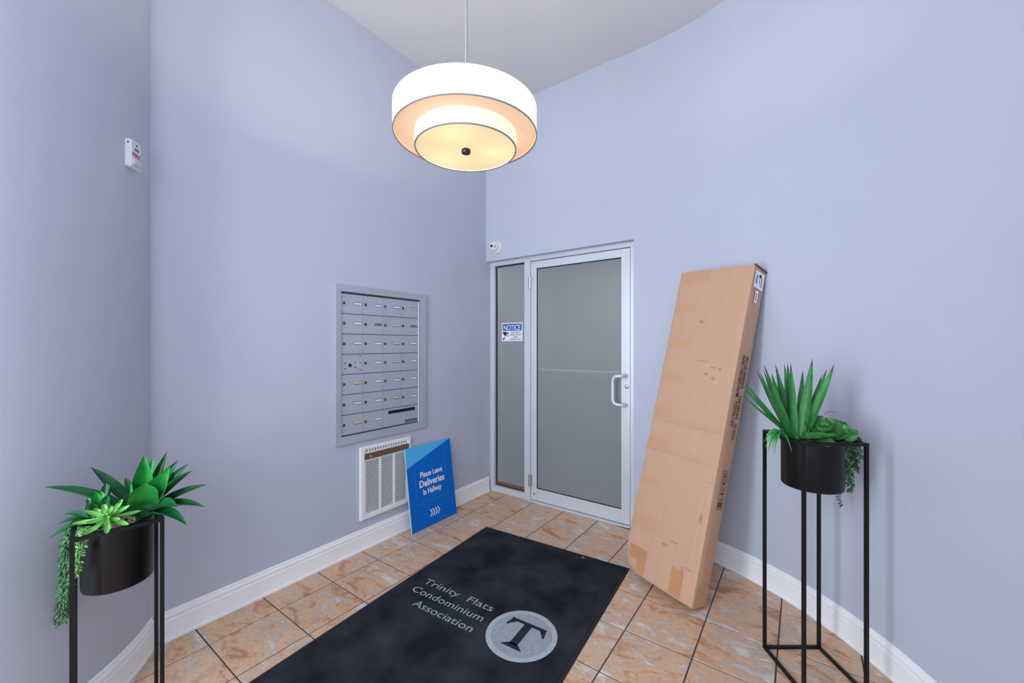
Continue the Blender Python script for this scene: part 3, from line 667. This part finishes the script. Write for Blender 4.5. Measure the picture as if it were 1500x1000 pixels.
for t_ in ((0.004, 0.150, 1.600, 1.660, M_tape), (0.004, 0.148, 1.378, 1.432, M_tape), (0.006, 0.150, 1.165, 1.222, M_tape), (0.006, 0.20, 1.800, 1.862, M_tape), (0.004, 0.13, 0.935, 0.995, M_tape), (0.006, 0.145, 0.505, 0.558, M_tape),
           (0.004, 0.155, 0.735, 0.800, M_tape), (0.006, 0.170, 0.255, 0.330, M_tape), (0.030, 0.150, 0.075, 0.150, M_tape2), (0.095, 0.150, 0.012, 0.105, M_tape2), (0.315, 0.385, 0.010, 0.150, M_tape2)):
    tape(*t_)
mesh('end_tape', *box_vf(CWd + 0.0005, CWd + 0.0018, 0.012, CTh - 0.012, 0.006, 0.11), M_tape, ct)
for (x, z, a, b) in ((0.205, 1.545, 0.016, 0.010), (0.215, 1.535, 0.022, 0.004), (0.33, 1.27, 0.02, 0.005), (0.375, 1.262, 0.012, 0.006), (0.26, 1.30, 0.05, 0.003), (0.30, 1.225, 0.013, 0.009), (0.345, 1.205, 0.012, 0.009),
                     (0.40, 0.175, 0.03, 0.004), (0.37, 0.160, 0.010, 0.014), (0.25, 0.235, 0.02, 0.009), (0.30, 0.27, 0.03, 0.004), (0.42, 0.45, 0.010, 0.028), (0.435, 0.645, 0.006, 0.005)):
    flat('smudge', [[(x + a * math.cos(q) * (0.7 + 0.5 * rnd.random()), z + b * math.sin(q) * (0.7 + 0.5 * rnd.random())) for q in [2 * PI * k / 9 for k in range(9)]]], M_smudge, ct, MFr, -face_y(x, z) + 0.0016)
dS = 0.0040
lb = flat('shipping_label', [rect(0.014, 0.116, 1.752, 1.850)], M_print, ct, MSd, dS)
flat('label_print', [rect(0.030 + 0.0075 * 0, 0.036, 1.775, 1.825)] + [rect(0.030 + k * 0.0, 0.046, 1.775 + k * 0.006, 1.778 + k * 0.006) for k in range(9)] + [rect(0.084, 0.100, 1.770 + k * 0.007, 1.7735 + k * 0.007) for k in range(8)]
     + [[(0.070 + 0.012 * math.cos(2 * PI * k / 16), 1.826 + 0.012 * math.sin(2 * PI * k / 16)) for k in range(16)], rect(0.066, 0.072, 1.785, 1.805)], M_ink, lb, MSd, dS + 0.0004)
l2 = flat('small_label', [rect(0.046, 0.080, 1.668, 1.740)], M_print, ct, MSd, dS)
flat('label_print', [rect(0.056, 0.070, 1.680 + k * 0.006, 1.683 + k * 0.006) for k in range(8)], M_ink, l2, MSd, dS + 0.0004)
def side_text(s_, y, z0, z1, hgt):
    M_ = frame_matrix((CWd, y, z0), (0, 0, -1), (0, 1, 0))
    text('printed_text', s_, z0 - z1, hgt, M_ink, ct, M_, 'LEFT', bold=0.020, depth=dS)
side_text('SKU:JL2000AA', 0.080, 1.365, 1.180, 0.025)
side_text('NW: 28.6 KG', 0.080, 1.140, 1.010, 0.025)
side_text('GW: 32.45 KG', 0.080, 0.985, 0.895, 0.025)
side_text('SIZE: 190*46*14CM', 0.044, 1.365, 1.130, 0.025)
side_text('PCS/CTN: 1 PCS', 0.044, 1.105, 0.965, 0.025)
def frame_polys(x0, x1, z0, z1, t=0.0025): return [rect(x0, x1, z0, z0 + t), rect(x0, x1, z1 - t, z1), rect(x0, x0 + t, z0, z1), rect(x1 - t, x1, z0, z1)]
for k in range(4):
    z0 = 0.515 + k * 0.054; x0, x1 = 0.054, 0.106
    ps = frame_polys(x0, x1, z0, z0 + 0.048)
    if k == 0: ps += [rect(0.064, 0.078, z0 + 0.010, z0 + 0.032), rect(0.084, 0.098, z0 + 0.010, z0 + 0.032), [(0.060, z0 + 0.032), (0.082, z0 + 0.032), (0.071, z0 + 0.042)], [(0.080, z0 + 0.032), (0.102, z0 + 0.032), (0.091, z0 + 0.042)]]
    if k == 1: ps += [[(0.062, z0 + 0.026), (0.072, z0 + 0.034), (0.086, z0 + 0.038), (0.098, z0 + 0.028)], rect(0.080, 0.083, z0 + 0.008, z0 + 0.028), rect(0.072, 0.083, z0 + 0.007, z0 + 0.010)]
    if k == 2: ps += [[(0.066, z0 + 0.038), (0.094, z0 + 0.038), (0.082, z0 + 0.022), (0.078, z0 + 0.022)], rect(0.0785, 0.0815, z0 + 0.010, z0 + 0.022), rect(0.070, 0.090, z0 + 0.007, z0 + 0.010)]
    if k == 3: ps += [[(0.064, z0 + 0.012), (0.068, z0 + 0.010), (0.096, z0 + 0.036), (0.092, z0 + 0.038)], [(0.092, z0 + 0.012), (0.096, z0 + 0.014), (0.068, z0 + 0.038), (0.064, z0 + 0.036)], rect(0.072, 0.088, z0 + 0.010, z0 + 0.014)]
    flat('handling_symbol', ps, M_ink, ct, MSd, dS)
mesh('torn_flap', [(CWd * 0.97, 0.004, CL + 0.002), (CWd + 0.002, 0.002, CL + 0.004), (CWd + 0.004, CTh, CL + 0.002), (CWd * 0.97, CTh, CL + 0.003), (CWd * 0.97, 0.004, CL - 0.002), (CWd + 0.004, 0.0, CL - 0.006), (CWd + 0.0045, CTh, CL - 0.009), (CWd * 0.97, CTh, CL - 0.002)],
     [(0, 1, 2, 3), (1, 5, 6, 2), (0, 4, 5, 1), (2, 6, 7, 3), (0, 3, 7, 4), (4, 7, 6, 5)], M_cardd, ct)

# ------------------------------------------------------------------ plant stands
def stand(origin, xd, yd, side, H, bar, label, group):
    """square stand of thin bar: origin = centre on the floor"""
    o = Vector(origin); root = empty('plant_stand', o, label, 'plant stand', group)
    X, Y = Vector(xd).to_3d().normalized(), Vector(yd).to_3d().normalized(); h = side / 2 - bar / 2
    c = [X * (a * h) + Y * (b * h) for a, b in ((-1, -1), (1, -1), (1, 1), (-1, 1))]
    up = Vector((0, 0, 1))
    for p in c: mesh('leg', *bar_vf(p + up * 0.0005, p + up * H, bar, X), M_black, root)
    for i in range(4):
        a, b = c[i], c[(i + 1) % 4]; t = (b - a).normalized() * (bar / 2)
        mesh('bottom_rail', *bar_vf(a + t + up * (bar / 2 + 0.0005), b - t + up * (bar / 2 + 0.0005), bar, up), M_black, root)
        mesh('top_rail', *bar_vf(a + t + up * (H - bar / 2), b - t + up * (H - bar / 2), bar, up), M_black, root)
    return root
RX, RZ = 1.290, 1.735
rs = cam_xy(RX, RZ)
stand((rs[0], rs[1], 0), (CC, SS), (-SS, CC), 0.262, 1.008, 0.012, 'tall black metal plant stand in front of the right wall', 'black plant stands')
Afl, Arf = Vector((-1.8273, 0.2142)), Vector((-1.7956, 0.4239))
e1 = (Arf - Afl).normalized(); e2 = Vector((-e1.y, e1.x)); sd = (Arf - Afl).length
lc = Afl + e1 * sd / 2 + e2 * sd / 2
stand((lc.x, lc.y, 0), (e1.x, e1.y), (e2.x, e2.y), sd + 0.010, 0.802, 0.0115, 'black metal plant stand in front of the rounded wall at left', 'black plant stands')

# ------------------------------------------------------------------ planters
def vf_build(name, vf, m, root, parent, smooth=50, **pr):
    return mesh(name, *off(vf, root.location), m, parent, smooth, **pr)
def leaf(root, parent, base, tip, sag, width, face, m, prof, fold=0.22, thick=0.0022, n=9, name='leaf', tipmat=None):
    base, tip, sag, face = Vector(base), Vector(tip), Vector(sag), Vector(face)
    ctl = (base + tip) / 2 + sag * 2
    V, Fc = [], []
    def wid(t):
        for (t0, w0), (t1, w1) in zip(prof, prof[1:]):
            if t <= t1:
                k = (t - t0) / (t1 - t0); k = k * k * (3 - 2 * k) if w1 > w0 else k
                return w0 + (w1 - w0) * k
        return prof[-1][1]
    for i in range(n + 1):
        t = i / n; p = base * (1 - t) ** 2 + ctl * 2 * t * (1 - t) + tip * t * t
        tg = ((ctl - base) * (1 - t) + (tip - ctl) * t).normalized()
        sd_ = tg.cross(face)
        if sd_.length < 1e-4: sd_ = tg.cross(Vector((0.3, 0.5, 0.8)))
        sd_.normalize(); nr = sd_.cross(tg).normalized()
        w_ = max(0.0004, width * wid(t)) / 2; th = thick * (1 - 0.8 * t)
        V += [p - sd_ * w_ + nr * w_ * fold, p - sd_ * w_ * 0.5 - nr * w_ * fold * 0.35, p - nr * w_ * fold * 0.9, p + sd_ * w_ * 0.5 - nr * w_ * fold * 0.35, p + sd_ * w_ + nr * w_ * fold,
              p + sd_ * w_ * 0.5 - nr * (w_ * fold * 0.35 + th), p - nr * (w_ * fold * 0.9 + th * 1.3), p - sd_ * w_ * 0.5 - nr * (w_ * fold * 0.35 + th)]
    r = 8
    for i in range(n):
        for k in range(r): Fc.append((i*r + k, i*r + (k+1) % r, (i+1)*r + (k+1) % r, (i+1)*r + k))
    Fc.append(tuple(range(r))[::-1]); Fc.append(tuple(range(n * r, (n + 1) * r)))
    o = mesh(name, [v - root.location for v in V], Fc, m, parent, 60)
    if tipmat:
        o.data.materials.append(tipmat)
        for k, p in enumerate(o.data.polygons):
            if max(p.vertices) // r >= n - 0 and min(p.vertices) // r >= n - 1: p.material_index = 1
    return o
SPIKE = [(0, 0.62), (0.25, 1.0), (0.6, 0.82), (0.85, 0.38), (1, 0.02)]
BROAD = [(0, 0.45), (0.45, 1.0), (0.7, 0.8), (0.88, 0.38), (1, 0.02)]
SPOON = [(0, 0.35), (0.65, 1.0), (0.85, 0.85), (0.95, 0.5), (1, 0.06)]
TEND = [(0, 0.8), (0.5, 1.0), (1, 0.1)]
def pot(root, parent_loc, R, H, ztop):
    c = Vector(parent_loc); seg = 56
    prof = [(0, ztop - H), (R - 0.006, ztop - H), (R - 0.002, ztop - H + 0.003), (R, ztop - H + 0.010), (R, ztop - 0.003), (R + 0.004, ztop - 0.003), (R + 0.004, ztop), (R - 0.003, ztop), (R - 0.003, ztop - 0.035), (0, ztop - 0.035)]
    vf_build('pot', lathe_vf(prof, seg, (c.x, c.y, 0)), M_pot, root, root, 40)
    parts = []; R3 = random.Random(11)
    for k in range(230):
        a = R3.uniform(0, 2 * PI); q = (R - 0.012) * math.sqrt(R3.random()); s_ = R3.uniform(0.005, 0.009)
        p = Vector((c.x + q * math.cos(a), c.y + q * math.sin(a), ztop - 0.030 + R3.uniform(0, 0.010)))
        V = [p + Vector(d) * s_ for d in ((1, 0, 0), (0, 1, 0), (-1, 0, 0), (0, -1, 0), (0, 0, 0.7), (0, 0, -0.7))]
        parts.append((V, [(0, 1, 4), (1, 2, 4), (2, 3, 4), (3, 0, 4), (1, 0, 5), (2, 1, 5), (3, 2, 5), (0, 3, 5)]))
    vf_build('pebbles', merge(parts), M_pebble, root, root, 80, kind='stuff')
def strand(root, path, m, seed, bead=0.006, step=0.0075, spread=0.006):
    """hanging stem set all round with small pointed beads"""
    R4 = random.Random(seed); P = [Vector(p) for p in path]; parts = [tube_vf(P, 0.0012, 5)]
    L = 0.0
    for a, b in zip(P, P[1:]):
        d = (b - a).length; t = (b - a).normalized(); k = 0.0
        while k < d:
            for q in range(2):
                an = R4.uniform(0, 2 * PI); n_ = Vector((math.cos(an), math.sin(an), R4.uniform(-0.7, 0.1))).normalized()
                c = a + t * k + n_ * spread * R4.uniform(0.6, 1.3); u = (n_ * 0.8 + Vector((0, 0, -0.6))).normalized(); s_ = bead * R4.uniform(0.7, 1.15)
                x_ = u.cross(Vector((0.2, 0.9, 0.1))).normalized(); y_ = u.cross(x_)
                V = [c + x_ * s_ * 0.42, c + y_ * s_ * 0.42, c - x_ * s_ * 0.42, c - y_ * s_ * 0.42, c + u * s_, c - u * s_ * 0.8]
                parts.append((V, [(0, 1, 4), (1, 2, 4), (2, 3, 4), (3, 0, 4), (1, 0, 5), (2, 1, 5), (3, 2, 5), (0, 3, 5)]))
            k += step
    return vf_build('trailing_strand', merge(parts), m, root, root, 100, kind='stuff')
def rosette(root, name, c, axis, rings, m_, seed, prof=SPOON, fold=0.3):
    """rings: list of (count, length, width, elevation from the axis plane in degrees)"""
    R5 = random.Random(seed); c = Vector(c); ax = Vector(axis).normalized(); u = ax.cross(Vector((0.31, 0.8, 0.2))).normalized(); v = ax.cross(u)
    core = vf_build(name, lathe_vf([(0.0, -0.012), (0.008, -0.008), (0.007, 0.004), (0.0, 0.010)], 10, c), m_, root, root, 60)
    for ri, (cnt, ln, wd, el) in enumerate(rings):
        for k in range(cnt):
            a = 2 * PI * (k + 0.37 * ri + R5.uniform(-0.12, 0.12)) / cnt; e = math.radians(el + R5.uniform(-6, 6)); l = ln * R5.uniform(0.9, 1.1)
            d = u * math.cos(a) + v * math.sin(a)
            t = c + d * (l * math.cos(e)) + ax * (l * math.sin(e))
            leaf(root, core, c + d * 0.004 + ax * 0.003 * ri, t, (d * 0.10 - ax * 0.12) * l * (0.6 if el < 50 else 0.2) * (1 if el < 60 else -0.5), wd, ax * math.cos(e) - d * math.sin(e), m_, prof, fold, 0.004, 7)
    return core

# right planter: spiky agave, green rosette, trailing beads, thin tendrils
rp = empty('potted_succulents', (rs[0], rs[1], 0.792), 'black round pot with spiky agave and green rosette in the tall stand', 'potted plant', 'potted succulent arrangements')
pot(rp, (rs[0], rs[1], 0), 0.112, 0.212, 1.006)
bz = at(1168, 641, 1.72); bz.z = 0.985
core = vf_build('agave', lathe_vf([(0, -0.02), (0.016, -0.015), (0.014, 0.02), (0, 0.035)], 12, bz), M_agave, rp, rp, 60)
spikes = [  # tip px, py, depth offset, width, sag sideways, z of base
    (1080.5, 555, -0.06, 0.030, 0.020), (1089, 556, 0.03, 0.022, 0.012), (1087, 579, -0.10, 0.020, 0.022), (1109, 543, 0.03, 0.034, 0.006), (1119, 534, -0.02, 0.046, 0.008), (1113, 545, 0.09, 0.034, 0.004),
    (1122, 570, -0.07, 0.042, 0.010), (1130, 546, 0.06, 0.040, 0.004), (1136, 534, 0.04, 0.046, 0.004), (1149, 532, 0.07, 0.038, 0.002), (1153.5, 532, 0.02, 0.044, 0.002), (1158, 531, 0.0, 0.044, 0.0),
    (1176, 542, 0.08, 0.036, -0.004), (1190, 525, 0.00, 0.050, -0.006), (1204, 549, 0.06, 0.030, -0.006), (1211, 540, 0.03, 0.034, -0.008), (1222, 533, -0.02, 0.046, -0.012), (1118, 541, 0.11, 0.030, 0.004)]
toC = Vector((-rs[0], -rs[1], 0)).normalized()
for i, (px, py, dz, wd, sg_) in enumerate(spikes):
    tip = at(px, py, 1.72 + dz); d = (tip - bz); hd = Vector((d.x, d.y, 0))
    b0 = bz + hd.normalized() * 0.012 + Vector((0, 0, 0.006 * (i % 3)))
    face = (Vector((0, 0, 1)) * 0.45 - hd.normalized() * 0.5 + toC * 0.75)
    leaf(rp, core, b0, tip, Vector((0, 0, abs(sg_))) * 0.4 + hd * 0.05, wd * 0.84, face, M_agave, SPIKE, 0.26, 0.003, 10, tipmat=M_agave_tip)
# low broad leaf sweeping to the right under the rosette
leaf(rp, core, bz + Vector((0, 0, 0.012)), at(1204, 641, 1.63), Vector((0, 0, 0.006)), 0.046, Vector((0, 0, 1)) + toC * 0.6, M_agave, BROAD, 0.3, 0.004)
leaf(rp, core, bz + Vector((0, 0, 0.020)), at(1222, 637, 1.61), Vector((0, 0, -0.002)), 0.050, Vector((0, 0, 1)) + toC * 0.5, M_ros, BROAD, 0.3, 0.004)
rc = at(1208, 634, 1.69); rc.z = 1.034
ax = (Vector((0, 0, 1)) * 0.9 + toC * 0.6)
rosette(rp, 'rosette', rc, ax, [(6, 0.092, 0.066, 10), (5, 0.078, 0.062, 30), (4, 0.056, 0.050, 55), (3, 0.034, 0.030, 75)], M_ros, 5, SPOON, 0.22)
rosette(rp, 'rosette', at(1234, 634, 1.66), ax, [(5, 0.052, 0.044, 4), (3, 0.036, 0.034, 40)], M_ros, 8, SPOON, 0.2)
# tendrils at the left rim
tb = at(1143, 634, 1.76); tn = vf_build('tendril_tuft', lathe_vf([(0, -0.03), (0.006, -0.02), (0.006, 0.004), (0, 0.01)], 8, tb), M_aloe_hi, rp, rp)
for px, py, dz in ((1121, 655, 0), (1124, 663, -0.05), (1134, 664, -0.08), (1141, 648, -0.10), (1160, 662, -0.15), (1119, 648, 0.04), (1127, 650, -0.03), (1131, 658, 0.02), (1122, 640, 0.03)):
    leaf(rp, tn, tb, at(px, py, 1.76 + dz), Vector((0, 0, 0.026)), 0.0085, Vector((0, 0, 1)) + toC, M_aloe_hi, TEND, 0.2, 0.002, 9, name='tendril')
R6 = random.Random(21)
for k in range(7):
    px = 1244 + k * 2.8; Z = 1.70 + R6.uniform(-0.05, 0.06); top = at(px - 4, 645, Z); bot = at(px + R6.uniform(-3, 2), R6.choice([690, 700, 708, 716, 722]) if k < 4 else R6.choice([672, 684, 694]), Z)
    strand(rp, [top + Vector((0, 0, 0.012)), top.lerp(bot, 0.06) , top.lerp(bot, 0.5) + Vector((R6.uniform(-.004, .004), R6.uniform(-.004, .004), 0)), bot], M_bead, 40 + k, 0.0115, 0.0105, 0.009)
strand(rp, [at(1229, 700, 1.83), at(1228, 728, 1.83), at(1232, 738, 1.83), at(1233, 741, 1.82)], M_bead, 77, 0.008, 0.009, 0.006)
# thin bare stem over the rosette
vf_build('stem', tube_vf([at(1208, 606, 1.70), at(1214, 602, 1.70), at(1224, 604, 1.70)], 0.0009, 5), M_dark, rp, rp)

# left planter: broad-leaved agave, lime rosette, dark upright leaves, trailing beads
lp = empty('potted_succulents', (lc.x, lc.y, 0.585), 'black round pot with broad leaves and trailing beads in left stand', 'potted plant', 'potted succulent arrangements')
pot(lp, (lc.x, lc.y, 0), 0.092, 0.214, 0.800)
toL = Vector((-lc.x, -lc.y, 0)).normalized()
ZL = 1.40
bl_ = at(206, 752, ZL + 0.03)
core = vf_build('broad_agave', lathe_vf([(0, -0.05), (0.014, -0.04), (0.014, 0.02), (0, 0.05)], 12, bl_), M_aloe, lp, lp, 60)
rr_ = cam_xy(1, 0); RGT = Vector((rr_[0], rr_[1], 0)); FWD = Vector((-SS, CC, 0)); UP = Vector((0, 0, 1))
broad = [  # tip px, py, depth, width, sag up, face (towards viewer, up), material, base lift
    (66, 713, -0.16, 0.046, 0.020, (0.6, 1.0), M_aloe, 0.000), (133, 684, -0.06, 0.050, 0.004, (0.7, 0.9), M_aloe, 0.010), (183, 699, 0.08, 0.040, 0.006, (0.6, 0.8), M_aloe, 0.010),
    (211, 667, -0.02, 0.075, -0.006, (1.0, 0.35), M_aloe_hi, 0.015), (224, 671, 0.07, 0.055, 0.000, (0.9, 0.3), M_aloe_hi, 0.02), (245, 661, 0.06, 0.036, 0.000, (0.8, 0.2), M_dark, 0.02),
    (249, 684, -0.06, 0.090, -0.010, (1.0, 0.5), M_aloe_hi, 0.012), (262, 673, 0.05, 0.050, 0.004, (0.8, 0.6), M_aloe, 0.015), (276, 679, 0.05, 0.044, 0.006, (0.8, 0.8), M_aloe, 0.012), (281, 689, -0.02, 0.048, 0.010, (0.6, 1.0), M_aloe, 0.008),
    (303, 709, 0.00, 0.042, 0.012, (0.5, 1.0), M_aloe, 0.004), (300, 742, -0.02, 0.044, 0.024, (0.4, 1.0), M_aloe, 0.000), (274, 769, -0.10, 0.050, 0.028, (0.3, 1.0), M_aloe, -0.004), (259, 742, -0.14, 0.060, 0.022, (0.6, 1.0), M_aloe, 0.0),
    (193, 707, -0.10, 0.070, 0.006, (0.9, 0.6), M_aloe_hi, 0.006), (172, 735, -0.10, 0.040, 0.010, (0.6, 1.0), M_aloe, -0.004), (255, 706, 0.10, 0.048, 0.008, (0.6, 0.9), M_aloe, 0.006)]
for px, py, dz, wd, sg_, fc, m_, lift in broad:
    tip = at(px, py, ZL + 0.03 + dz); hd = tip - bl_; hd.z = 0; h_ = hd.normalized() if hd.length > 1e-3 else RGT
    leaf(lp, core, bl_ + h_ * 0.010 + UP * lift, tip, UP * sg_, wd * 0.80, toL * fc[0] + UP * fc[1] - h_ * 0.25, m_, BROAD, 0.5, 0.004, 12)
# spoon shaped inner leaf facing the room
leaf(lp, core, bl_ + UP * 0.004 + toL * 0.02, at(212, 708, ZL - 0.06), toL * 0.012, 0.082, toL + UP * 0.2, M_aloe_hi, [(0, 0.5), (0.5, 1.0), (0.8, 0.85), (0.94, 0.5), (1, 0.1)], 0.22, 0.004, 10)
lr = at(158, 757, ZL - 0.10); axl = UP * 0.95 + toL * 0.5
rosette(lp, 'lime_rosette', lr, axl, [(8, 0.072, 0.017, 2), (7, 0.056, 0.016, 24), (5, 0.036, 0.012, 48), (4, 0.022, 0.008, 72)], M_lime, 15, [(0, 0.4), (0.6, 1.0), (0.86, 0.62), (1, 0.05)], 0.35)
# darker drooping leaves at the left rim
for px, py, dz, wd in ((71, 789, -0.05, 0.030), (92, 754, 0.0, 0.026), (84, 768, -0.02, 0.024), (100, 772, -0.1, 0.022), (130, 738, 0.03, 0.026)):
    leaf(lp, core, at(135, 764, ZL - 0.06), at(px, py, ZL + dz - 0.03), UP * 0.016, wd, UP + toL * 0.5, M_aloe, BROAD, 0.3, 0.003)
lu = at(146, 752, ZL - 0.07)
tuft = vf_build('upright_succulent', lathe_vf([(0, -0.04), (0.010, -0.03), (0.010, 0.01), (0, 0.02)], 10, lu), M_dark, lp, lp)
for px, py, dz, wd in ((128, 729, 0, 0.020), (139, 720, -0.03, 0.026), (148, 719, 0.0, 0.026), (156, 707, 0.04, 0.022), (160, 709, 0.05, 0.020), (133, 737, -0.04, 0.020), (158, 724, -0.02, 0.022)):
    leaf(lp, tuft, lu, at(px, py, ZL - 0.07 + dz), toL * 0.006, wd, toL + UP * 0.2, M_aloe_hi if px > 135 and px < 150 else M_dark, SPOON, 0.4, 0.004, 7)
R7 = random.Random(5)
for k in range(11):
    px = 90 + k * 1.9 + R7.uniform(-2, 2); Z = 1.36 + R7.uniform(-0.06, 0.08); top = at(px + 9, 776, Z)
    yb_ = R7.choice([868, 880, 892, 905, 915]) if k < 9 else R7.choice([830, 850])
    bot = at(px + R7.uniform(-6, 4), yb_, Z)
    strand(lp, [top + UP * 0.01 + RGT * 0.03, top, top.lerp(bot, 0.15) - RGT * 0.008, top.lerp(bot, 0.6) + RGT * R7.uniform(-.010, .004), bot], M_bead, 100 + k, 0.0105, 0.0085, 0.009)
for k, (px, yb_) in enumerate(((113, 846), (117, 836), (121, 815), (124, 800))):
    top = at(px, 783, 1.27); bot = at(px - 1, yb_, 1.27)
    strand(lp, [at(px + 6, 772, 1.33), top, top.lerp(bot, 0.5), bot], M_bead2, 140 + k, 0.0085, 0.0075, 0.006)
